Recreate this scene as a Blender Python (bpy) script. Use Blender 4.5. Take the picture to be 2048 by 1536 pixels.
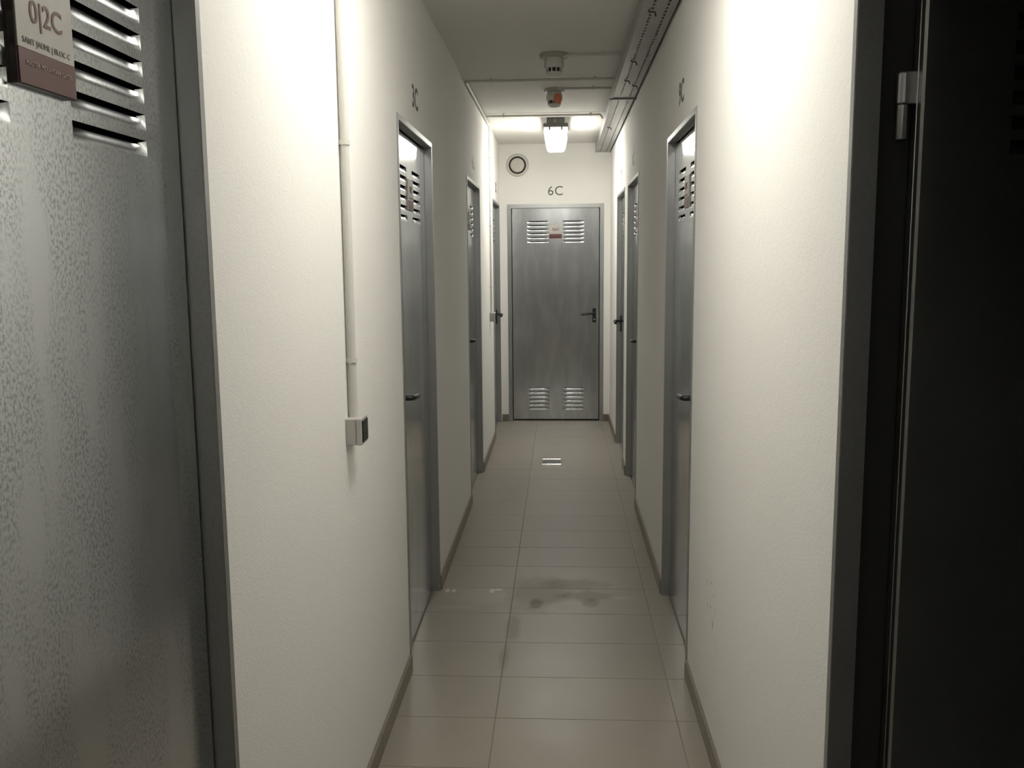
import bpy, bmesh, math, random
from mathutils import Matrix, Vector
random.seed(7)
PI = math.pi

# ------------------------------------------------------------------ scene, camera, world, exposure
for o in list(bpy.data.objects):
    bpy.data.objects.remove(o, do_unlink=True)
SC = bpy.context.scene
COL = SC.collection
VS = SC.view_settings
VS.view_transform = 'Standard'
VS.look = 'None'
VS.gamma = 1.0
VS.use_curve_mapping = False
VS.exposure = 0.0

XL, XR, ZC, YE, YB = -0.561, 0.459, 2.558, 8.45, -6.0      # corridor: left wall, right wall, ceiling, end wall, back wall

cam = bpy.data.cameras.new('camera')
cam.sensor_fit = 'HORIZONTAL'
cam.sensor_width = 36.0
cam.lens = 36.0 * 1810.485 / 2048.0
cam.clip_start = 0.02
cam_ob = bpy.data.objects.new('camera', cam)
COL.objects.link(cam_ob)
FW = Vector((-0.05367731, 0.98928398, -0.13577909)).normalized()
UP = Vector((0.00167444, 0.1360641, 0.99069862))
RT = FW.cross(UP).normalized()
UP = RT.cross(FW).normalized()
M = Matrix.Identity(4)
for i in range(3):
    M[i][0], M[i][1], M[i][2] = RT[i], UP[i], -FW[i]
M[2][3] = 1.514
cam_ob.matrix_world = M
SC.camera = cam_ob

world = bpy.data.worlds.new('world')
SC.world = world
world.use_nodes = True
world.node_tree.nodes['Background'].inputs[0].default_value = (0, 0, 0, 1)
world.node_tree.nodes['Background'].inputs[1].default_value = 0.0

LAMP_STRENGTH = 35.5         # of the diffuser's underside; its long sides and its ends give less
SIDE_SHARE, END_SHARE = 0.20, 0.05
LAMP_COLOR = (1.0, 0.965, 0.885, 1)

# ------------------------------------------------------------------ materials
MATS = {}

def new_mat(name):
    m = bpy.data.materials.new(name)
    m.use_nodes = True
    MATS[name] = m
    nt = m.node_tree
    return m, nt, nt.nodes['Principled BSDF']

def node(nt, kind, **kw):
    n = nt.nodes.new(kind)
    for k, v in kw.items():
        setattr(n, k, v)
    return n

def link(nt, a, b):
    nt.links.new(a, b)

def math_n(nt, op, a, b=None, clamp=False):
    n = node(nt, 'ShaderNodeMath', operation=op, use_clamp=clamp)
    for i, v in enumerate((a, b)):
        if v is None:
            continue
        if isinstance(v, (int, float)):
            n.inputs[i].default_value = v
        else:
            link(nt, v, n.inputs[i])
    return n.outputs[0]

def mix_col(nt, fac, a, b, mode='MIX'):
    n = node(nt, 'ShaderNodeMix', data_type='RGBA', blend_type=mode)
    for sock, v in ((n.inputs[0], fac), (n.inputs[6], a), (n.inputs[7], b)):
        if isinstance(v, (int, float)):
            sock.default_value = v
        elif isinstance(v, tuple):
            sock.default_value = v if len(v) == 4 else v + (1,)
        else:
            link(nt, v, sock)
    return n.outputs[2]

def ramp(nt, src, p0, p1):
    n = node(nt, 'ShaderNodeMapRange', interpolation_type='SMOOTHSTEP')
    link(nt, src, n.inputs[0])
    n.inputs[1].default_value = p0
    n.inputs[2].default_value = p1
    return n.outputs[0]

def noise(nt, vec, scale, detail=3, rough=.55, scl=None):
    if scl:
        mp = node(nt, 'ShaderNodeMapping')
        mp.inputs['Scale'].default_value = scl
        link(nt, vec, mp.inputs['Vector'])
        vec = mp.outputs[0]
    n = node(nt, 'ShaderNodeTexNoise')
    n.inputs['Scale'].default_value = scale
    n.inputs['Detail'].default_value = detail
    n.inputs['Roughness'].default_value = rough
    link(nt, vec, n.inputs['Vector'])
    return n.outputs['Fac']

def ellipse_mask(nt, pos, c, r, soft=.35, wob=.6, wscale=9):
    """soft blob round c with half axes r, its edge broken up by noise"""
    sub = node(nt, 'ShaderNodeVectorMath', operation='SUBTRACT')
    link(nt, pos, sub.inputs[0])
    sub.inputs[1].default_value = c
    div = node(nt, 'ShaderNodeVectorMath', operation='DIVIDE')
    link(nt, sub.outputs[0], div.inputs[0])
    div.inputs[1].default_value = r
    ln = node(nt, 'ShaderNodeVectorMath', operation='LENGTH')
    link(nt, div.outputs[0], ln.inputs[0])
    nz = noise(nt, pos, wscale, 4, .65)
    d = math_n(nt, 'ADD', ln.outputs['Value'], math_n(nt, 'MULTIPLY', math_n(nt, 'SUBTRACT', nz, .5), wob * 2))
    return ramp(nt, d, 1.0 + soft, 1.0 - soft)

def plain(name, col, rough=.5, metal=0.0, spec=None):
    m, nt, b = new_mat(name)
    b.inputs['Base Color'].default_value = col + (1,)
    b.inputs['Roughness'].default_value = rough
    b.inputs['Metallic'].default_value = metal
    if spec is not None:
        b.inputs['Specular IOR Level'].default_value = spec
    g = node(nt, 'ShaderNodeNewGeometry')
    nz = noise(nt, g.outputs['Position'], 60, 2)
    c = mix_col(nt, nz, tuple(v * .95 for v in col), tuple(min(1, v * 1.05) for v in col))
    link(nt, c, b.inputs['Base Color'])
    return m

def plaster(name, col, smudge=False):
    m, nt, b = new_mat(name)
    g = node(nt, 'ShaderNodeNewGeometry')
    pos = g.outputs['Position']
    big = noise(nt, pos, 1.3, 4)
    c = mix_col(nt, big, tuple(v * .965 for v in col), col)
    if smudge:
        # black scuff marks low on the wall beside the door 9C
        for cc, rr in (((XR, 2.70, .46), (.2, .09, .10)), ((XR, 2.585, .38), (.2, .018, .055))):
            mk = ellipse_mask(nt, pos, cc, rr, .4, .35, 20)
            dots = ramp(nt, noise(nt, pos, 55, 2, .5, (1, 1.4, .6)), .61, .70)
            c = mix_col(nt, math_n(nt, 'MULTIPLY', math_n(nt, 'MULTIPLY', mk, dots), .6), c, (.16, .15, .14))
    link(nt, c, b.inputs['Base Color'])
    b.inputs['Roughness'].default_value = .85
    b.inputs['Specular IOR Level'].default_value = .2
    h = noise(nt, pos, 210, 3, .6)
    h2 = noise(nt, pos, 55, 3, .6)
    hs = math_n(nt, 'ADD', h, math_n(nt, 'MULTIPLY', h2, .8))
    bp = node(nt, 'ShaderNodeBump')
    bp.inputs['Strength'].default_value = .24
    bp.inputs['Distance'].default_value = .004
    link(nt, hs, bp.inputs['Height'])
    link(nt, bp.outputs[0], b.inputs['Normal'])
    return m

def galvanised(name, col, rough, metal=1.0, speckle=.35):
    m, nt, b = new_mat(name)
    tc = node(nt, 'ShaderNodeTexCoord')
    oi = node(nt, 'ShaderNodeObjectInfo')
    off = node(nt, 'ShaderNodeVectorMath', operation='ADD')
    cmb = node(nt, 'ShaderNodeCombineXYZ')
    link(nt, math_n(nt, 'MULTIPLY', oi.outputs['Random'], 13.0), cmb.inputs[0])
    link(nt, tc.outputs['Object'], off.inputs[0])
    link(nt, cmb.outputs[0], off.inputs[1])
    pos = off.outputs[0]
    grain = noise(nt, pos, 210, 3, .6, (1.25, 1, .8))            # zinc spangle
    patch = noise(nt, pos, 5.0, 4, .6, (2.2, 1, .55))            # vertical runs where the spangle shows
    cloud = noise(nt, pos, 3.0, 4, .6)
    sp = math_n(nt, 'MULTIPLY', ramp(nt, grain, .46, .60), ramp(nt, patch, .36, .58))
    sp = math_n(nt, 'MULTIPLY', sp, speckle)
    c0 = mix_col(nt, cloud, tuple(v * .9 for v in col), tuple(v * 1.08 for v in col))
    c = mix_col(nt, sp, c0, tuple(v * .35 for v in col))
    link(nt, c, b.inputs['Base Color'])
    b.inputs['Metallic'].default_value = metal
    r = math_n(nt, 'ADD', math_n(nt, 'MULTIPLY', sp, .06), math_n(nt, 'ADD', math_n(nt, 'MULTIPLY', cloud, .06), rough - .03))
    link(nt, r, b.inputs['Roughness'])
    bp = node(nt, 'ShaderNodeBump')
    bp.inputs['Strength'].default_value = .035
    bp.inputs['Distance'].default_value = .003
    link(nt, noise(nt, pos, 4.0, 2), bp.inputs['Height'])
    link(nt, bp.outputs[0], b.inputs['Normal'])
    return m

def tile_material(name, col, stains=True):
    m, nt, b = new_mat(name)
    g = node(nt, 'ShaderNodeNewGeometry')
    oi = node(nt, 'ShaderNodeObjectInfo')
    pos = g.outputs['Position']
    cloud = noise(nt, pos, 6, 5, .65)
    c = mix_col(nt, cloud, tuple(v * .93 for v in col), tuple(v * 1.07 for v in col))
    tint = math_n(nt, 'ADD', math_n(nt, 'MULTIPLY', oi.outputs['Random'], .06), .97)
    hv = node(nt, 'ShaderNodeHueSaturation')
    link(nt, tint, hv.inputs['Value'])
    link(nt, c, hv.inputs['Color'])
    c = hv.outputs[0]
    rgh = math_n(nt, 'ADD', math_n(nt, 'MULTIPLY', cloud, .12), .30)
    if stains:
        st = None
        for cc, rr, k in (((-.10, 3.98, 0), (.13, .20, 1), .55), ((.07, 4.10, 0), (.14, .07, 1), .5),
                          ((.12, 3.95, 0), (.12, .05, 1), .6), ((-.20, 3.60, 0), (.03, .13, 1), .5),
                          ((-.11, 3.86, 0), (.03, .05, 1), .9), ((.13, 3.87, 0), (.035, .045, 1), .8),
                          ((-.22, 3.30, 0), (.02, .10, 1), .45)):
            mk = ellipse_mask(nt, pos, cc, rr, .45, .7, 11)
            c = mix_col(nt, math_n(nt, 'MULTIPLY', mk, k * .62), c, (.13, .115, .07))
            rgh = math_n(nt, 'ADD', rgh, math_n(nt, 'MULTIPLY', mk, .1), True)
        # dried dust and paint spots
        for cc, rr, k in (((-.37, 3.93, 0), (.12, .09, 1), .35), ((-.46, 3.80, 0), (.09, .015, 1), .35), ((.27, 3.93, 0), (.05, .02, 1), .3), ((0.02, 3.82, 0), (.13, .06, 1), .25)):
            mk = ellipse_mask(nt, pos, cc, rr, .5, .6, 14)
            c = mix_col(nt, math_n(nt, 'MULTIPLY', mk, k), c, (.42, .39, .35))
        for cc, rr in (((-.525, 4.0, 0), (.011, .022, 1)), ((-.495, 4.0, 0), (.010, .022, 1)), ((-.318, 4.005, 0), (.012, .026, 1)), ((-.29, 4.02, 0), (.02, .012, 1))):
            mk = ellipse_mask(nt, pos, cc, rr, .4, .35, 40)
            c = mix_col(nt, math_n(nt, 'MULTIPLY', mk, .8), c, (.62, .60, .55))
    link(nt, c, b.inputs['Base Color'])
    link(nt, rgh, b.inputs['Roughness'])
    b.inputs['Specular IOR Level'].default_value = .35
    bp = node(nt, 'ShaderNodeBump')
    bp.inputs['Strength'].default_value = .10
    bp.inputs['Distance'].default_value = .002
    link(nt, noise(nt, pos, 30, 3), bp.inputs['Height'])
    link(nt, bp.outputs[0], b.inputs['Normal'])
    return m

WALLC = (.88, .87, .835)
plaster('wall_plaster', WALLC)
plaster('wall_plaster_scuffed', WALLC, True)
plaster('ceiling_paint', (.80, .785, .745))
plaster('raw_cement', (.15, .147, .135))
galvanised('galvanised_leaf', (.57, .595, .615), .165, 1.0, .6)
galvanised('galvanised_frame', (.42, .43, .43), .38, .90, .15)
galvanised('galvanised_leaf_shaded', (.45, .46, .46), .30, 1.0, .1)  # same steel as the other leaves, the dark room's shade put into its colour
galvanised('tray_zinc', (.42, .42, .41), .42, .9, .3)
tile_material('floor_tile', (.30, .27, .23))
tile_material('skirting_tile', (.215, .19, .145), False)
plain('grout', (.25, .225, .19), .9)
plain('black_plastic', (.012, .012, .012), .35)
plain('matt_dark', (.02, .02, .018), .7)
plain('white_plastic', (.72, .71, .67), .45)
plain('pvc_conduit', (.62, .61, .57), .4)
plain('grey_conduit', (.42, .41, .38), .45)
plain('switch_box_grey', (.47, .46, .43), .5)
plain('lamp_grey', (.13, .13, .125), .5)
plain('sign_face', (.55, .53, .49), .35)
plain('sign_maroon', (.105, .024, .022), .4)
plain('sign_edge', (.035, .022, .02), .3)
plain('sign_edge_pale', (.40, .38, .35), .4)
plain('sign_ink_maroon', (.13, .03, .035), .5)
plain('sign_ink_dark', (.22, .20, .185), .5)
plain('sign_ink_light', (.50, .40, .37), .5)
plain('number_ink', (.085, .082, .07), .6)
plain('steel', (.72, .71, .68), .16, 1.0)
plain('bare_metal', (.42, .42, .41), .3, 1.0)
plain('orange_plastic', (.80, .30, .14), .35)
plain('vent_gap', (.035, .032, .026), .8)
plain('vent_white', (.60, .58, .53), .5)
def lamp_material(name, strength):
    m, nt, b = new_mat(name)
    b.inputs['Base Color'].default_value = (.9, .9, .88, 1)
    b.inputs['Emission Color'].default_value = LAMP_COLOR
    g = node(nt, 'ShaderNodeNewGeometry')
    sx = node(nt, 'ShaderNodeSeparateXYZ')
    link(nt, g.outputs['Normal'], sx.inputs[0])
    dn = math_n(nt, 'MAXIMUM', math_n(nt, 'MULTIPLY', sx.outputs[2], -1.0), 0.0)
    st = math_n(nt, 'MULTIPLY', dn, strength)
    for ax, share in ((0, SIDE_SHARE), (1, END_SHARE)):
        st = math_n(nt, 'ADD', st, math_n(nt, 'MULTIPLY', math_n(nt, 'ABSOLUTE', sx.outputs[ax]), strength * share))
    link(nt, st, b.inputs['Emission Strength'])
    b.inputs['Roughness'].default_value = .3
lamp_material('lamp_diffuser', LAMP_STRENGTH)
lamp_material('lamp_diffuser_bright', LAMP_STRENGTH * 1.25)     # the end lamp is set brighter than the others

# ------------------------------------------------------------------ helpers
def setp(o, label=None, cat=None, group=None, kind=None):
    if label: o['label'] = label
    if cat: o['category'] = cat
    if group: o['group'] = group
    if kind: o['kind'] = kind
    return o

def obj(name, data, mat=None, parent=None, loc=(0, 0, 0), rot=(0, 0, 0)):
    if isinstance(data, bmesh.types.BMesh):
        bmesh.ops.recalc_face_normals(data, faces=data.faces)
        me = bpy.data.meshes.new(name)
        data.to_mesh(me)
        data.free()
        data = me
    if mat:
        if not data.materials:
            data.materials.append(MATS[mat])
    o = bpy.data.objects.new(name, data)
    COL.objects.link(o)
    o.parent = parent
    o.location = loc
    o.rotation_euler = rot
    return o

def empty(name, loc=(0, 0, 0), rotz=0.0, parent=None):
    o = bpy.data.objects.new(name, None)
    o.empty_display_size = .1
    COL.objects.link(o)
    o.parent = parent
    o.location = loc
    o.rotation_euler = (0, 0, rotz)
    return o

def box(bm, x0, x1, y0, y1, z0, z1, bev=0.0):
    r = bmesh.ops.create_cube(bm, size=1.0)
    vs = r['verts']
    for v in vs:
        v.co = Vector(((x0 + x1) / 2 + v.co.x * (x1 - x0), (y0 + y1) / 2 + v.co.y * (y1 - y0), (z0 + z1) / 2 + v.co.z * (z1 - z0)))
    if bev:
        es = list({e for v in vs for e in v.link_edges})
        bmesh.ops.bevel(bm, geom=es, offset=bev, segments=2, affect='EDGES', profile=.5)

def boxm(x0, x1, y0, y1, z0, z1, bev=0.0):
    bm = bmesh.new()
    box(bm, x0, x1, y0, y1, z0, z1, bev)
    return bm

def smooth(o, ang=35):
    me = o.data
    for p in me.polygons:
        p.use_smooth = True
    me.set_sharp_from_angle(angle=math.radians(ang))
    return o

def lathe(bm, prof, seg=40, axis='Z', c=(0, 0, 0)):
    rings = []
    c = Vector(c)
    for r, h in prof:
        ring = []
        for i in range(seg):
            a = 2 * PI * i / seg
            if axis == 'Z': p = Vector((r * math.cos(a), r * math.sin(a), h))
            elif axis == 'Y': p = Vector((r * math.cos(a), h, r * math.sin(a)))
            else: p = Vector((h, r * math.cos(a), r * math.sin(a)))
            ring.append(bm.verts.new(c + p))
        rings.append(ring)
    for a, b2 in zip(rings, rings[1:]):
        for i in range(seg):
            bm.faces.new((a[i], a[(i + 1) % seg], b2[(i + 1) % seg], b2[i]))
    bm.faces.new(rings[0])
    bm.faces.new(rings[-1])

def tube(bm, pts, r, seg=12):
    """round bar through pts, mitred at the bends"""
    pts = [Vector(p) for p in pts]
    rings = []
    up = None
    for i, p in enumerate(pts):
        a = (p - pts[i - 1]).normalized() if i else None
        b2 = (pts[i + 1] - p).normalized() if i < len(pts) - 1 else None
        t = a if b2 is None else b2 if a is None else (a + b2).normalized()
        if up is None:
            up = Vector((0, 0, 1)) if abs(t.z) < .9 else Vector((1, 0, 0))
        s = t.cross(up).normalized()
        u = s.cross(t).normalized()
        up = u
        rr = r[i] if isinstance(r, (list, tuple)) else r
        rings.append([bm.verts.new(p + (s * math.cos(2 * PI * k / seg) + u * math.sin(2 * PI * k / seg)) * rr) for k in range(seg)])
    for a, b2 in zip(rings, rings[1:]):
        for k in range(seg):
            bm.faces.new((a[k], a[(k + 1) % seg], b2[(k + 1) % seg], b2[k]))
    bm.faces.new(rings[0])
    bm.faces.new(rings[-1])

def bend(pts, r=.05, n=5):
    """round the corners of a polyline"""
    pts = [Vector(p) for p in pts]
    out = [pts[0]]
    for i in range(1, len(pts) - 1):
        a, p, c = pts[i - 1], pts[i], pts[i + 1]
        q0 = p + (a - p).normalized() * r
        q1 = p + (c - p).normalized() * r
        for k in range(n + 1):
            t = k / n
            out.append(q0 * (1 - t) ** 2 + p * 2 * t * (1 - t) + q1 * t * t)
    out.append(pts[-1])
    return out

def text_mesh(body, size, thick=.0006, offset=0.0, space=1.0, align='CENTER'):
    cu = bpy.data.curves.new('lettering', 'FONT')
    cu.body = body
    cu.size = size
    cu.extrude = thick
    cu.offset = offset
    cu.space_character = space
    cu.align_x = align
    cu.align_y = 'CENTER'
    cu.resolution_u = 4
    ob = bpy.data.objects.new('lettering', cu)
    COL.objects.link(ob)
    bpy.context.view_layer.update()
    me = bpy.data.meshes.new_from_object(ob.evaluated_get(bpy.context.evaluated_depsgraph_get()))
    bpy.data.objects.remove(ob, do_unlink=True)
    bpy.data.curves.remove(cu)
    me.transform(Matrix.Rotation(PI / 2, 4, 'X'))
    me.name = 'lettering'
    return me

def sheet_with_holes(bm, us, zs, holes, P, thick, edge=True):
    """wall sheet in (u,z) with rectangular holes; P(u, d, z) maps to space, d = depth behind the face"""
    cu = sorted(set(us + [h[0] for h in holes] + [h[1] for h in holes]))
    cz = sorted(set(zs + [h[2] for h in holes] + [h[3] for h in holes]))
    vert = {}
    def V(u, d, z):
        k = (round(u, 5), round(d, 5), round(z, 5))
        if k not in vert:
            vert[k] = bm.verts.new(P(u, d, z))
        return vert[k]
    solid = {}
    for i in range(len(cu) - 1):
        for j in range(len(cz) - 1):
            mu, mz = (cu[i] + cu[i + 1]) / 2, (cz[j] + cz[j + 1]) / 2
            solid[i, j] = not any(h[0] < mu < h[1] and h[2] < mz < h[3] for h in holes)
    for (i, j), s in solid.items():
        if not s:
            continue
        a, b2, c, d2 = (cu[i], cz[j]), (cu[i + 1], cz[j]), (cu[i + 1], cz[j + 1]), (cu[i], cz[j + 1])
        bm.faces.new([V(u, 0, z) for u, z in (a, b2, c, d2)])
        if thick:
            bm.faces.new([V(u, thick, z) for u, z in (d2, c, b2, a)])
            for nb, e in (((i - 1, j), (d2, a)), ((i + 1, j), (b2, c)), ((i, j - 1), (a, b2)), ((i, j + 1), (c, d2))):
                if not solid.get(nb, False):
                    if nb not in solid and not edge:
                        continue
                    (u0, z0), (u1, z1) = e
                    bm.faces.new((V(u0, 0, z0), V(u0, thick, z0), V(u1, thick, z1), V(u1, 0, z1)))

# ------------------------------------------------------------------ doors: table used by walls, frames, skirting
DH = 2.02
# name, wall, near edge, far edge (along the wall), jamb width, handle side (local x sign), number
DOORS = [
    ('2C', 'L', 0.635, 1.440, .020, -1), ('3C', 'L', 3.172, 4.015, .022, -1),
    ('4C', 'L', 5.505, 6.375, .022, -1), ('5C', 'L', 7.590, 8.425, .022, 1),
    ('6C', 'E', -.489, 0.399, .036, 1),
    ('7C', 'R', 6.580, 7.440, .022, -1), ('8C', 'R', 5.440, 6.285, .022, 1),
    ('9C', 'R', 3.160, 3.990, .022, 1), ('10C', 'R', 0.675, 1.496, .020, 1)]
WT = .12    # wall thickness

# ------------------------------------------------------------------ the shell
def wall(name, mat, holes, u0, u1, z1, P, label):
    bm = bmesh.new()
    sheet_with_holes(bm, [u0, u1], [0, z1], holes, P, WT)
    o = obj(name, bm, mat)
    return setp(o, label, 'wall', kind='structure')

hl = [(d[2], d[3], -1, DH) for d in DOORS if d[1] == 'L']
hr = [(d[2], d[3], -1, DH) for d in DOORS if d[1] == 'R']
he = [(d[2], d[3], -1, DH) for d in DOORS if d[1] == 'E']
fix = lambda hs: [(a, b2, 0, c) for a, b2, _, c in hs]
wall('wall_left', 'wall_plaster', fix(hl), YB, YE + WT, ZC, lambda u, d, z: Vector((XL - d, u, z)), 'white stucco corridor wall with the doors 2C to 5C')
wall('wall_right', 'wall_plaster_scuffed', fix(hr), YB, YE + WT, ZC, lambda u, d, z: Vector((XR + d, u, z)), 'white stucco corridor wall with the doors 7C to 9C, under the cable tray')
wall('wall_end', 'wall_plaster', fix(he), XL, XR, ZC, lambda u, d, z: Vector((u, YE + d, z)), 'white end wall of the corridor around the door 6C')
wall('wall_back', 'wall_plaster', [], XL, XR, ZC, lambda u, d, z: Vector((u, YB - d, z)), 'plain white wall closing the corridor opposite the door 6C')
setp(obj('ceiling', boxm(XL - WT, XR + WT, YB - WT, YE + WT, ZC, ZC + .1), 'ceiling_paint'), 'flat painted corridor ceiling with conduits and lamps', 'ceiling', kind='structure')

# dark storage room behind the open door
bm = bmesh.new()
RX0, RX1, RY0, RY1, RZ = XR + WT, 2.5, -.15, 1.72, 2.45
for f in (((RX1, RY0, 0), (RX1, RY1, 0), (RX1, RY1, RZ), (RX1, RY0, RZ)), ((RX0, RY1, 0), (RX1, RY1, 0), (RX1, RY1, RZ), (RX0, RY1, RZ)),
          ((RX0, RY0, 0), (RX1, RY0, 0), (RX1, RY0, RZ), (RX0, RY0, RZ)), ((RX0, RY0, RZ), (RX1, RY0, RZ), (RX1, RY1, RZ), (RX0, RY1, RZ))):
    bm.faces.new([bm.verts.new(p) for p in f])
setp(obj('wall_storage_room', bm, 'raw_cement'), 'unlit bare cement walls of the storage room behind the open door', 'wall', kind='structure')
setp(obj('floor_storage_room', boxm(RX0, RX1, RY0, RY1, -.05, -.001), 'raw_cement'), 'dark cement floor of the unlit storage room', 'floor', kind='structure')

# floor: grout bed and single tiles of 30 x 60 cm
floor = obj('floor', boxm(XL - WT, XR + WT, YB, YE + .1, -.06, -.0015), 'grout')
setp(floor, 'grey rectangular floor tiles with narrow joints along the corridor', 'floor', kind='structure')
G1, G2, T0, TP, GAP = -.2195, .3825, 2.835, .302, .0024
tile_meshes = {}
ys = []
y = T0 - TP * 30
while y < YE:
    ys.append((max(y, YB + .002), min(y + TP, YE + .03)))
    y += TP
for y0, y1 in ys:
    for x0, x1 in ((XL - .03, G1), (G1, G2), (G2, XR + .03)):
        w, h = round(x1 - x0 - GAP, 4), round(y1 - y0 - GAP, 4)
        if h < .01:
            continue
        k = (w, h)
        if k not in tile_meshes:
            bm = bmesh.new()
            box(bm, -w / 2, w / 2, -h / 2, h / 2, -.009, 0, .0012)
            bmesh.ops.recalc_face_normals(bm, faces=bm.faces)
            me = bpy.data.meshes.new('tile')
            bm.to_mesh(me)
            bm.free()
            me.materials.append(MATS['floor_tile'])
            tile_meshes[k] = me
        t = obj('tile', tile_meshes[k], None, floor, ((x0 + x1) / 2, (y0 + y1) / 2, random.uniform(-.0004, 0)))
        t.rotation_euler = (random.uniform(-.0006, .0006), random.uniform(-.0006, .0006), 0)

# skirting
SK, ST = .066, .010
def skirting(name, label, runs, P):
    root = empty(name)
    setp(root, label, 'baseboard', kind='structure')
    for a, b2 in runs:
        bm = bmesh.new()
        n = max(1, round((b2 - a) / .6))
        for i in range(n):
            u0, u1 = a + (b2 - a) * i / n, a + (b2 - a) * (i + 1) / n
            piece = bmesh.new()
            q0, q1 = P(u0 + .001, 0), P(u1 - .001, ST)
            box(piece, min(q0[0], q1[0]), max(q0[0], q1[0]), min(q0[1], q1[1]), max(q0[1], q1[1]), 0, SK, .001)
            obj('skirting_piece', piece, 'skirting_tile', root)
        bm.free()
def gaps(side, a, b2):
    ds = sorted((d[2], d[3]) for d in DOORS if d[1] == side)
    out = []
    for s, e in ds:
        if s - a > .03: out.append((a, s))
        a = e
    if b2 - a > .03: out.append((a, b2))
    return out
skirting('baseboard_left', 'dark tile skirting along the wall of the doors 2C to 5C', gaps('L', YB, YE), lambda u, d: (XL + d, u))
skirting('baseboard_right', 'dark tile skirting along the wall under the cable tray', gaps('R', YB, YE), lambda u, d: (XR - d, u))
skirting('baseboard_end', 'short dark tile skirting beside the end door 6C', gaps('E', XL + ST, XR - ST), lambda u, d: (u, YE - d))

# ------------------------------------------------------------------ doors
LW, LHH, LP = .200, .022, .0364        # louvre width, height, pitch
def louvre_mesh():
    bm = bmesh.new()
    hw, hh = LW / 2, LHH / 2
    n = 6
    dep, top = .0080, hh - .0034
    rows = []
    for i in range(n + 1):
        t = i / n
        y = dep * t ** 1.9
        z = -hh + (top + hh) * t
        w = hw - .012 * t
        rows.append([bm.verts.new((-w, y, z)), bm.verts.new((-w * .6, y, z)), bm.verts.new((w * .6, y, z)), bm.verts.new((w, y, z))])
    for a, b2 in zip(rows, rows[1:]):
        for k in range(3):
            bm.faces.new((a[k], a[k + 1], b2[k + 1], b2[k]))
    for s, k in ((-1, 0), (1, 3)):
        ev = [bm.verts.new((s * hw, 0, -hh + (2 * hh) * i / n)) for i in range(n + 1)]
        for i in range(n):
            bm.faces.new((rows[i][k], rows[i + 1][k], ev[i + 1], ev[i]))
    bmesh.ops.remove_doubles(bm, verts=bm.verts, dist=.0002)
    bmesh.ops.recalc_face_normals(bm, faces=bm.faces)
    me = bpy.data.meshes.new('louvre')
    bm.to_mesh(me)
    bm.free()
    me.materials.append(MATS['galvanised_leaf'])
    for p in me.polygons:
        p.use_smooth = True
    me.set_sharp_from_angle(angle=math.radians(40))
    return me
LOUVRE = louvre_mesh()
REC = .030          # leaf face behind the wall face
LT = .040           # leaf thickness
COLS = (-.1635, .1635)
ROWS_UP = [1.676 + LP * k for k in range(6)]
ROWS_LO = [.113 + .038 * k for k in range(6)]

def make_leaf(parent, w, lower, loc, rotz=0.0, mat='galvanised_leaf'):
    """leaf: local x across (centre 0), face at y = 0 looking to -y, z up from the floor"""
    z0, z1 = .012, DH - .030
    ch = .004
    bm = bmesh.new()
    rows = ROWS_UP + (ROWS_LO if lower else [])
    holes = [(c - LW / 2, c + LW / 2, r - LHH / 2, r + LHH / 2) for c in COLS for r in rows]
    h = w / 2
    sheet_with_holes(bm, [-h + ch, h - ch], [z0 + ch, z1 - ch], holes, lambda u, d, z: Vector((u, d, z)), 0)
    o, i = [(-h, z0), (h, z0), (h, z1), (-h, z1)], [(-h + ch, z0 + ch), (h - ch, z0 + ch), (h - ch, z1 - ch), (-h + ch, z1 - ch)]
    fo = [bm.verts.new((x, ch * .8, z)) for x, z in o]
    fi = [bm.verts.new((x, 0, z)) for x, z in i]
    # folded edge with a thin groove half way through its thickness
    steps = [(0, LT * .40), (.003, LT * .42), (.003, LT * .50), (0, LT * .52), (0, LT)]
    prev = fo
    for k in range(4):
        bm.faces.new((fo[k], fo[(k + 1) % 4], fi[(k + 1) % 4], fi[k]))
    for ins, yy in steps:
        cur = [bm.verts.new((x - math.copysign(ins, x), yy, z + (ins if z == z0 else -ins))) for x, z in o]
        for k in range(4):
            bm.faces.new((prev[k], prev[(k + 1) % 4], cur[(k + 1) % 4], cur[k]))
        prev = cur
    bm.faces.new(prev)
    leaf = obj('leaf', bm, mat, parent, loc, (0, 0, rotz))
    for c in COLS:
        for r in rows:
            obj('louvre', LOUVRE, None, leaf, (c, 0, r))
    return leaf

def make_sign(parent, number, loc, rotz=0.0):
    s = .058
    th = .010 if number == '2C' else .0045          # the one on 2C is thicker and has dark edges
    loc = (loc[0], loc[1] + .010 - th, loc[2])
    bm = boxm(-s, s, 0, th, -.060, .060, .0008)
    pl = obj('sign_plate', bm, 'sign_edge' if number == '2C' else 'sign_edge_pale', parent, loc, (0, 0, rotz))
    pl['label'] = 'small square plate with a pale upper field and a maroon band'
    obj('pale_field', boxm(-s + .001, s - .001, -.0012, .001, -.021, .059), 'sign_face', pl)
    obj('maroon_band', boxm(-s + .001, s - .001, -.0014, .001, -.059, -.0215), 'sign_maroon', pl)
    obj('lettering', text_mesh('0|' + number, .034, .0002, .0004, 1.0), 'sign_ink_maroon', pl, (.002, -.0016, .020))
    obj('lettering', text_mesh('SANT JAUME | BLOC C', .0092, .0002, .0, 1.05), 'sign_ink_dark', pl, (.0, -.0016, -.0125))
    obj('lettering', text_mesh('MASTER MOUNTAIN GATES', .0074, .0002, .0, 1.0), 'sign_ink_light', pl, (.002, -.0018, -.036))
    return pl

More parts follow.
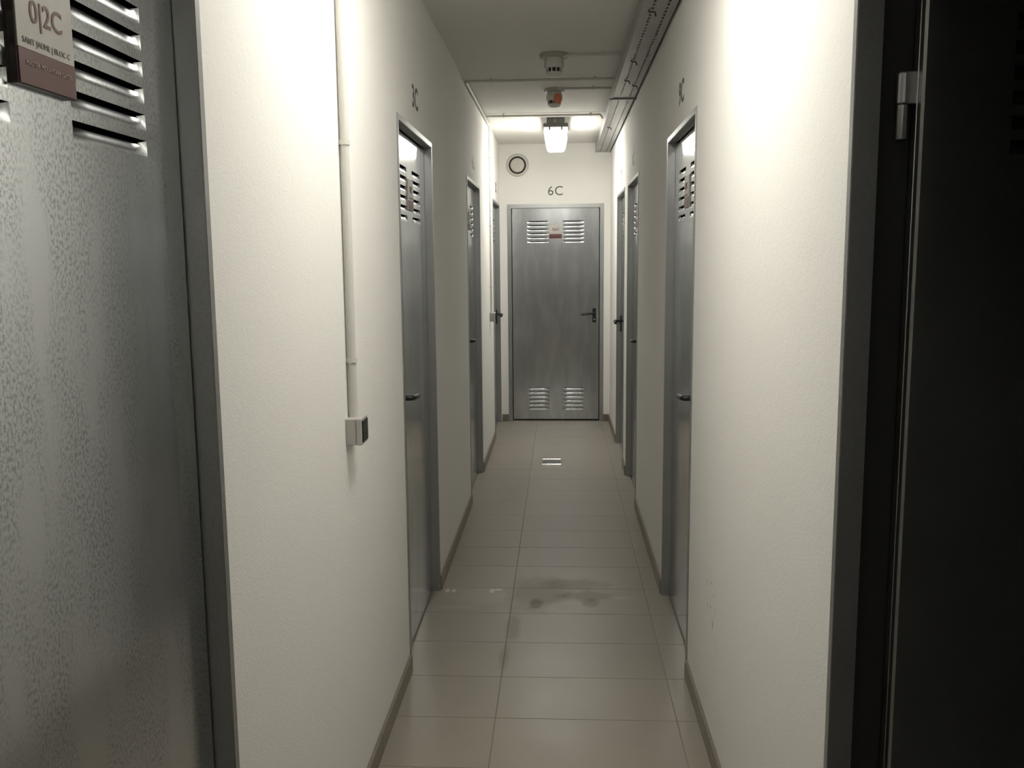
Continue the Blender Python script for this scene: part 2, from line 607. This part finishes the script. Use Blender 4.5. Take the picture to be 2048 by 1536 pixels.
def make_handle(parent, side, x, loc_y, ctr=1.0, rotz=0.0):
    """black lever on an oblong plate, lever pointing away from the lock edge"""
    bm = bmesh.new()
    box(bm, -.0165, .0165, -.007, 0, -.070, .062, .003)
    pl = obj('handle_plate', bm, 'black_plastic', parent, (x, loc_y, ctr))
    pl['label'] = 'black plastic handle plate'
    bm = bmesh.new()
    s = -side
    tube(bm, bend([(0, -.004, .0), (0, -.052, .0), (s * .060, -.055, -.004), (s * .124, -.050, -.010)], .018, 5), .0102, 12)
    smooth(obj('lever', bm, 'black_plastic', pl, (0, 0, .018)), 50)
    bm = bmesh.new()
    lathe(bm, [(.0085, -.004), (.0085, -.0095), (.0070, -.0105)], 20, 'Y')
    smooth(obj('lock_cylinder', bm, 'bare_metal', pl, (0, 0, -.042)))
    return pl

LABELS = {
    '2C': 'closed galvanised steel storage door with a mottled sheen and the sign 0|2C',
    '3C': 'closed grey steel storage door below the wall number 3C',
    '4C': 'closed grey steel storage door below the wall number 4C',
    '5C': 'closed grey steel storage door below the wall number 5C, beside the end wall',
    '6C': 'closed grey steel door in the end wall, louvred at top and bottom, below the number 6C',
    '7C': 'closed grey steel storage door below the wall number 7C',
    '8C': 'closed grey steel storage door below the wall number 8C',
    '9C': 'closed grey steel storage door below the wall number 9C',
    '10C': 'steel storage door standing open into a dark room, with exposed hinge'}
for n, (num, side, a, b2, jw, hs) in enumerate(DOORS):
    mid, W = (a + b2) / 2, b2 - a
    loc, rz = {'L': ((XL, mid, 0), PI / 2), 'R': ((XR, mid, 0), -PI / 2), 'E': ((mid, YE, 0), 0)}[side]
    root = empty('door_%d' % (n + 1), loc, rz)
    setp(root, LABELS[num], 'door', kind='structure')
    h = W / 2
    open_door = num == '10C'
    # pressed steel frame: lip proud of the wall, reveal, rebate behind
    fb = bmesh.new()
    lip, d1 = -.004, (REC + .004 if not open_door else .036)
    d2 = WT - .02
    reb = .014
    prof = [(0, lip), (jw, lip), (jw, d1), (jw - reb if open_door else jw, d1), (jw - reb if open_door else jw, d2), (0, d2)]
    loops = []
    for (sx, top) in ((-1, 0), (-1, 1), (1, 1), (1, 0)):
        ring = []
        for ins, dy in prof:
            ring.append(fb.verts.new((sx * (h - ins), dy, (DH - ins) if top else 0.0)))
        loops.append(ring)
    for r0, r1 in zip(loops, loops[1:]):
        for k in range(len(prof)):
            fb.faces.new((r0[k], r0[(k + 1) % len(prof)], r1[(k + 1) % len(prof)], r1[k]))
    fb.faces.new(loops[0])
    fb.faces.new(loops[-1])
    bmesh.ops.remove_doubles(fb, verts=fb.verts, dist=1e-6)
    sharp = [e for e in fb.edges if e.is_manifold and all(abs(v.co.y - lip) < 1e-6 for v in e.verts)]
    bmesh.ops.bevel(fb, geom=sharp, offset=.0015, segments=2, affect='EDGES')
    obj('frame', fb, 'galvanised_frame', root)
    lw = W - 2 * jw - .009
    if not open_door:
        leaf = make_leaf(root, lw, num == '6C', (0, REC, 0))
        make_sign(root, num, (0, REC - .010, 1.768))
        make_handle(root, hs, hs * (lw / 2 - (.020 if num == '2C' else .045)), REC, .975 if num == '2C' else 1.0)
    else:
        # opened 90 degrees into the room, hinged on the far jamb
        x0w, yw = .5445, 1.4405
        lw = W - .028
        cx = x0w + lw / 2
        lloc = (-(yw - mid), cx - XR, 0)
        leaf = make_leaf(root, lw, False, lloc, PI / 2, 'galvanised_leaf_shaded')
        make_sign(leaf, num, (0, -.010, 1.768))
        make_handle(leaf, 1, lw / 2 - .045, 0, 1.0)
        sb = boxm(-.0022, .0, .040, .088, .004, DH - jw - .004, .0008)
        obj('rebate_strip', sb, 'matt_dark', root, (-(h - jw + reb) + .0025, 0, 0))  # dark strip laid over the rebate face of the hinge jamb
        for zc in (1.746, .27):
            hx, hy = .528 - XR, -(1.474 - mid)
            bm = bmesh.new()
            lathe(bm, [(.0075, -.052), (.0085, -.050), (.0085, -.001), (.0075, 0)], 16, 'Z')
            hg = smooth(obj('hinge', bm, 'galvanised_frame', root, (hy, hx, zc)))
            bm = bmesh.new()
            lathe(bm, [(.0085, .001), (.0095, .003), (.0095, .046), (.008, .048)], 16, 'Z')
            box(bm, .004, .0075, 0, .026, .001, .048)
            obj('hinge_knuckle', bm, 'galvanised_frame', hg)

# ------------------------------------------------------------------ numbers painted above the doors
for num, side, a, b2, jw, hs in DOORS:
    if num in ('2C', '10C'):
        continue
    mid = (a + b2) / 2
    me = text_mesh(num, .118, .0004, -.0004 if num == '6C' else .0022, 1.06)
    z = 2.133
    loc, rz = {'L': ((XL + .0005, mid, z), PI / 2), 'R': ((XR - .0005, mid, z), -PI / 2), 'E': ((mid, YE - .0005, z), 0)}[side]
    o = obj('door_number', me, 'number_ink', None, loc, (0, 0, rz))
    setp(o, 'dark lettering %s on the white wall above its steel door' % num, 'number', 'door numbers on the walls')

# ------------------------------------------------------------------ ceiling lamps
def ceiling_lamp(yc, label, glow='lamp_diffuser'):
    L, W = .66, .184
    root = empty('ceiling_lamp', (-.034, yc, ZC))
    setp(root, label, 'lamp', 'weatherproof batten lamps on the ceiling')
    bm = bmesh.new()
    box(bm, -W / 2, W / 2, -L / 2, L / 2, -.070, -.040, .006)
    obj('lamp_base', bm, 'lamp_grey', root)
    bm = bmesh.new()
    prof = [(W / 2 - .004, -.070, 0), (W / 2 - .004, -.085, 0), (W / 2 - .010, -.120, .004), (W / 2 - .018, -.155, .010), (W / 2 - .026, -.172, .020), (W / 2 - .036, -.181, .032)]
    rings = []
    for hw, z, ins in prof:
        hl2 = L / 2 - .004 - ins
        rr = .012
        ring = []
        for cx, cy, a0 in ((1, 1, 0), (-1, 1, PI / 2), (-1, -1, PI), (1, -1, 1.5 * PI)):
            for k in range(4):
                a = a0 + k * PI / 6
                ring.append(bm.verts.new((cx * (hw - rr) + rr * math.cos(a), cy * (hl2 - rr) + rr * math.sin(a), z)))
        rings.append(ring)
    for r0, r1 in zip(rings, rings[1:]):
        for k in range(16):
            bm.faces.new((r0[k], r0[(k + 1) % 16], r1[(k + 1) % 16], r1[k]))
    bm.faces.new(rings[-1])
    smooth(obj('diffuser', bm, glow, root), 30)
    for sx in (-1, 1):
        for sy in (-.30, .30):
            obj('mount_block', boxm(sx * .040 - .027, sx * .040 + .027, sy - .03, sy + .03, -.042, -.001, .005), 'lamp_grey', root)
    for sx in (-.045, .045):
        for sy in (-1, 1):
            y0 = sy * (L / 2 - .001)
            obj('clip', boxm(sx - .006, sx + .006, min(y0, y0 + sy * .004), max(y0, y0 + sy * .004), -.092, -.050), 'lamp_grey', root)
    for sy in (-.2, .2):
        for sx in (-1, 1):
            x0 = sx * (W / 2 - .002)
            obj('clip', boxm(min(x0, x0 + sx * .004), max(x0, x0 + sx * .004), sy - .006, sy + .006, -.092, -.050), 'lamp_grey', root)
    return root
ceiling_lamp(7.25, 'lit white batten lamp on the ceiling by the end wall', 'lamp_diffuser_bright')
ceiling_lamp(2.12, 'lit white batten lamp on the ceiling before the door 3C')
ceiling_lamp(-3.0, 'lit white batten lamp on the ceiling of the corridor before the door 2C')

# ------------------------------------------------------------------ detectors
def detector(name, loc, label, orange):
    root = empty(name, loc)
    setp(root, label, 'detector', 'detectors on the ceiling')
    bm = bmesh.new()
    br = .062 if orange else .074
    lathe(bm, [(br, 0), (br + .002, -.004), (br, -.016), (br - .004, -.020)], 40)
    smooth(obj('base_with_shadow', bm, 'grey_conduit', root))  # base made wide and grey to take in its shadow on the ceiling
    bm = bmesh.new()
    lathe(bm, [(.046, -.018), (.050, -.040), (.051, -.062), (.048, -.070), (.036, -.0705), (.036, -.090)], 40)
    smooth(obj('housing', bm, 'white_plastic', root))
    bm = bmesh.new()
    for k in range(10):
        a = 2 * PI * k / 10
        c, s = math.cos(a), math.sin(a)
        box(bm, .0385 * c - .003, .0385 * c + .003, .0385 * s - .003, .0385 * s + .003, -.090, -.070)
    obj('vent_ribs', bm, 'white_plastic', root)
    bm = bmesh.new()
    lathe(bm, [(.0375, -.071), (.0375, -.089)], 32)
    obj('smoke_chamber', bm, 'matt_dark', root)
    bm = bmesh.new()
    lathe(bm, [(.038, -.089), (.041, -.092), (.040, -.098), (.034, -.105), (.018, -.110), (.004, -.111)], 40)
    smooth(obj('cap', bm, 'white_plastic', root))
    if orange:
        bm = bmesh.new()
        lathe(bm, [(.004, -.030), (.020, -.028), (.027, -.016), (.029, 0), (.027, .016), (.020, .026), (.004, .030)], 24)
        o = smooth(obj('indicator_lens', bm, 'orange_plastic', root, (.020, -.034, -.062)))
        o['label'] = 'orange indicator lens'
detector('smoke_detector', (-.031, 4.84, ZC), 'plain white smoke detector on the ceiling, the one without an orange lens', False)
detector('smoke_detector', (-.036, 5.80, ZC), 'white detector with an orange lens on the ceiling before the end lamp', True)

# ------------------------------------------------------------------ conduits
def conduit(pts, r, mat, label, clips=(), br=.04, group='conduits'):
    root = empty('conduit', pts[0])
    setp(root, label, 'conduit', group)
    o0 = Vector(pts[0])
    bm = bmesh.new()
    tube(bm, [p - o0 for p in bend(pts, br)] if len(pts) > 2 else [Vector(p) - o0 for p in pts], r, 14)
    smooth(obj('pipe', bm, mat, root), 60)
    for c, ax, back in clips:
        bm = bmesh.new()
        seg = 20
        v0 = []
        for wv in (-.006, .006):
            for rr in (r + .0005, r + .003):
                v0.append([])
                for k in range(seg):
                    a = 2 * PI * k / seg
                    q = (math.cos(a) * rr, math.sin(a) * rr)
                    p = {'X': (wv, q[0], q[1]), 'Y': (q[0], wv, q[1]), 'Z': (q[0], q[1], wv)}[ax]
                    v0[-1].append(bm.verts.new(p))
        for A, B in ((0, 1), (1, 3), (3, 2), (2, 0)):
            for k in range(seg):
                bm.faces.new((v0[A][k], v0[A][(k + 1) % seg], v0[B][(k + 1) % seg], v0[B][k]))
        b0 = Vector(back)
        ext = Vector((.006, .006, .006))
        for i in range(3):
            if b0[i]: ext[i] = abs(b0[i]) / 2
        cc = b0 / 2
        box(bm, cc.x - ext.x, cc.x + ext.x, cc.y - ext.y, cc.y + ext.y, cc.z - ext.z, cc.z + ext.z)
        obj('clip', bm, 'grey_conduit' if mat == 'grey_conduit' else mat, root, Vector(c) - o0)
    return root
r1 = .0105
xw = XL + r1 + .004
conduit([(xw, 2.335, ZC - .001), (xw, 2.335, 1.105)], r1, 'pvc_conduit', 'white conduit running down the wall to the switch box near the door 3C',
        [((xw, 2.335, z), 'Z', (-r1 - .004, 0, 0)) for z in (2.36, 1.813, 1.257)])
r2 = .0075
zc = ZC - r2 - .006
xt = .309
conduit([(-.02, 4.80, zc), (xt, 4.80, zc)], r2, 'pvc_conduit', 'short conduit from the plain smoke detector to the cable tray', [((.22, 4.80, zc), 'X', (0, 0, r2 + .006))])
xw2 = XL + r2 + .004
conduit([(xt, 5.43, zc), (xw2, 5.43, zc), (xw2, 7.20, zc), (xw2, 7.20, 1.095)], r2, 'pvc_conduit', 'conduit crossing the ceiling, then along the wall and down to the far switch box',
        [((x, 5.43, zc), 'X', (0, 0, r2 + .006)) for x in (-.40, .20)] + [((xw2, 7.20, z), 'Z', (-r2 - .004, 0, 0)) for z in (2.30, 1.78, 1.30)])
conduit([(-.02, 5.71, zc), (xt, 5.71, zc)], r2, 'pvc_conduit', 'short conduit from the orange-lens detector to the cable tray', [((.20, 5.71, zc), 'X', (0, 0, r2 + .006))])
conduit([(-.535, 6.73, zc), (xt - .02, 6.73, zc), (xt - .005, 6.73, zc - .03)], r2, 'pvc_conduit', 'dark-looking conduit crossing the ceiling just before the end lamp',
        [((x, 6.73, zc), 'X', (0, 0, r2 + .006)) for x in (-.41, .22)], .012)

# ------------------------------------------------------------------ switch boxes
def switch_box(y0, z0, label):
    H, D, Lg = .070, .042, .074
    root = empty('light_switch', (XL, y0, z0))
    setp(root, label, 'switch', 'surface light switches')
    obj('back_box', boxm(0, .027, 0, Lg, 0, H, .0025), 'switch_box_grey', root)
    obj('cover', boxm(.0276, D, -.0006, Lg + .0006, -.0006, H + .0006, .0025), 'switch_box_grey', root)
    obj('rocker', boxm(D - .002, D + .0035, .007, Lg - .007, .006, H - .006, .002), 'black_plastic', root)
switch_box(2.298, 1.037, 'grey surface switch box with black rocker between the doors 2C and 3C')
switch_box(7.165, 1.030, 'grey surface switch box beside the door 5C')

# ------------------------------------------------------------------ cable tray
tx0, tx1, tz = .318, .443, 2.474
TY0, TYJ, TY1 = 1.2, 5.67, YE - .001
tray = empty('cable_tray', (tx0, TY0, tz))
setp(tray, 'galvanised perforated cable tray hung under the ceiling beside the wall', 'cable tray')
def tray_length(y0, y1):
    bm = bmesh.new()
    holes = []
    yy = y0 + .03
    while yy < y1 - .04:
        for hx in (.040, .096):
            holes.append((hx - .0045, hx + .0045, yy, yy + .028))
        yy += .05
    sheet_with_holes(bm, [0, tx1 - tx0], [y0, y1], holes, lambda u, d, z: Vector((u, z - TY0, d)), .0015)
    for x in (0, tx1 - tx0):
        s = 1 if x == 0 else -1
        box(bm, min(x, x + s * .0015), max(x, x + s * .0015), y0 - TY0, y1 - TY0, 0, .060)
        box(bm, min(x - s * .001, x + s * .008), max(x - s * .001, x + s * .008), y0 - TY0, y1 - TY0, .058, .062)
        box(bm, min(x - s * .002, x + s * .006), max(x - s * .002, x + s * .006), y0 - TY0, y1 - TY0, -.002, .004)
    obj('tray_length', bm, 'tray_zinc', tray)
tray_length(TY0, TYJ - .003)
tray_length(TYJ + .003, TY1)
bw = tx1 - tx0
for yj in (2.7, TYJ):
    bm = bmesh.new()
    box(bm, -.022, XR - tx0 + .012, yj - TY0 - .012, yj - TY0 + .012, -.007, -.0025)
    obj('support_bracket', bm, 'lamp_grey', tray)
for yt, xx in ((3.72, .040), (4.62, .040), (5.10, .042), (6.86, .04), (5.25, .096)):
    bm = bmesh.new()
    tube(bm, bend([(xx - .012, yt - TY0, .002), (xx - .010, yt - TY0, -.006), (xx + .012, yt - TY0, -.007), (xx + .016, yt - TY0 + .01, -.020)], .004, 3), .0028, 8)
    obj('cable_tie', bm, 'matt_dark', tray)

# ------------------------------------------------------------------ round vent on the end wall
vent = empty('ventilation_valve', (-.391, YE, 2.370))
setp(vent, 'round pale ventilation valve with a dark ring on the end wall', 'vent')
bm = bmesh.new()
N = 56
prof = [(.102, 0), (.104, -.004), (.100, -.010), (.086, -.015), (.079, -.012), (.079, 0)]
rings = [[bm.verts.new((r * math.cos(2 * PI * k / N), yv, r * math.sin(2 * PI * k / N))) for k in range(N)] for r, yv in prof]
for r0, r1_ in zip(rings, rings[1:]):
    for k in range(N):
        bm.faces.new((r0[k], r0[(k + 1) % N], r1_[(k + 1) % N], r1_[k]))
smooth(obj('flange', bm, 'vent_white', vent), 50)
bm = bmesh.new()
lathe(bm, [(.0795, -.0015), (.0795, -.003)], N, 'Y')
obj('dark_gap', bm, 'vent_gap', vent)
bm = bmesh.new()
lathe(bm, [(.020, -.002), (.060, -.006), (.064, -.009), (.062, -.014), (.050, -.018), (.004, -.020)], N, 'Y')
smooth(obj('disc', bm, 'vent_white', vent), 50)

# ------------------------------------------------------------------ floor drain
dr = empty('floor_drain', (-.069, 6.69, .0005))
setp(dr, 'small square steel floor drain glinting in the tiles before the end door', 'drain')
bm = bmesh.new()
hx, hy = .072, .088
tube(bm, [(-hx, -hy, .001), (hx, -hy, .001)], .0055, 12)
tube(bm, [(-hx, hy, .001), (hx, hy, .001)], .0055, 12)
tube(bm, [(-hx, -hy, .001), (-hx, hy, .001)], .0055, 12)
tube(bm, [(hx, -hy, .001), (hx, hy, .001)], .0055, 12)
smooth(obj('rim', bm, 'steel', dr), 60)
bm = bmesh.new()
holes = [(x - .008, x + .008, yv - .004, yv + .004) for x in (-.045, -.015, .015, .045) for yv in (-.06, -.03, 0, .03, .06)]
sheet_with_holes(bm, [-hx, hx], [-hy, hy], holes, lambda u, d, z: Vector((u, z, .0008 - d)), .001)
obj('grate', bm, 'lamp_grey', dr)
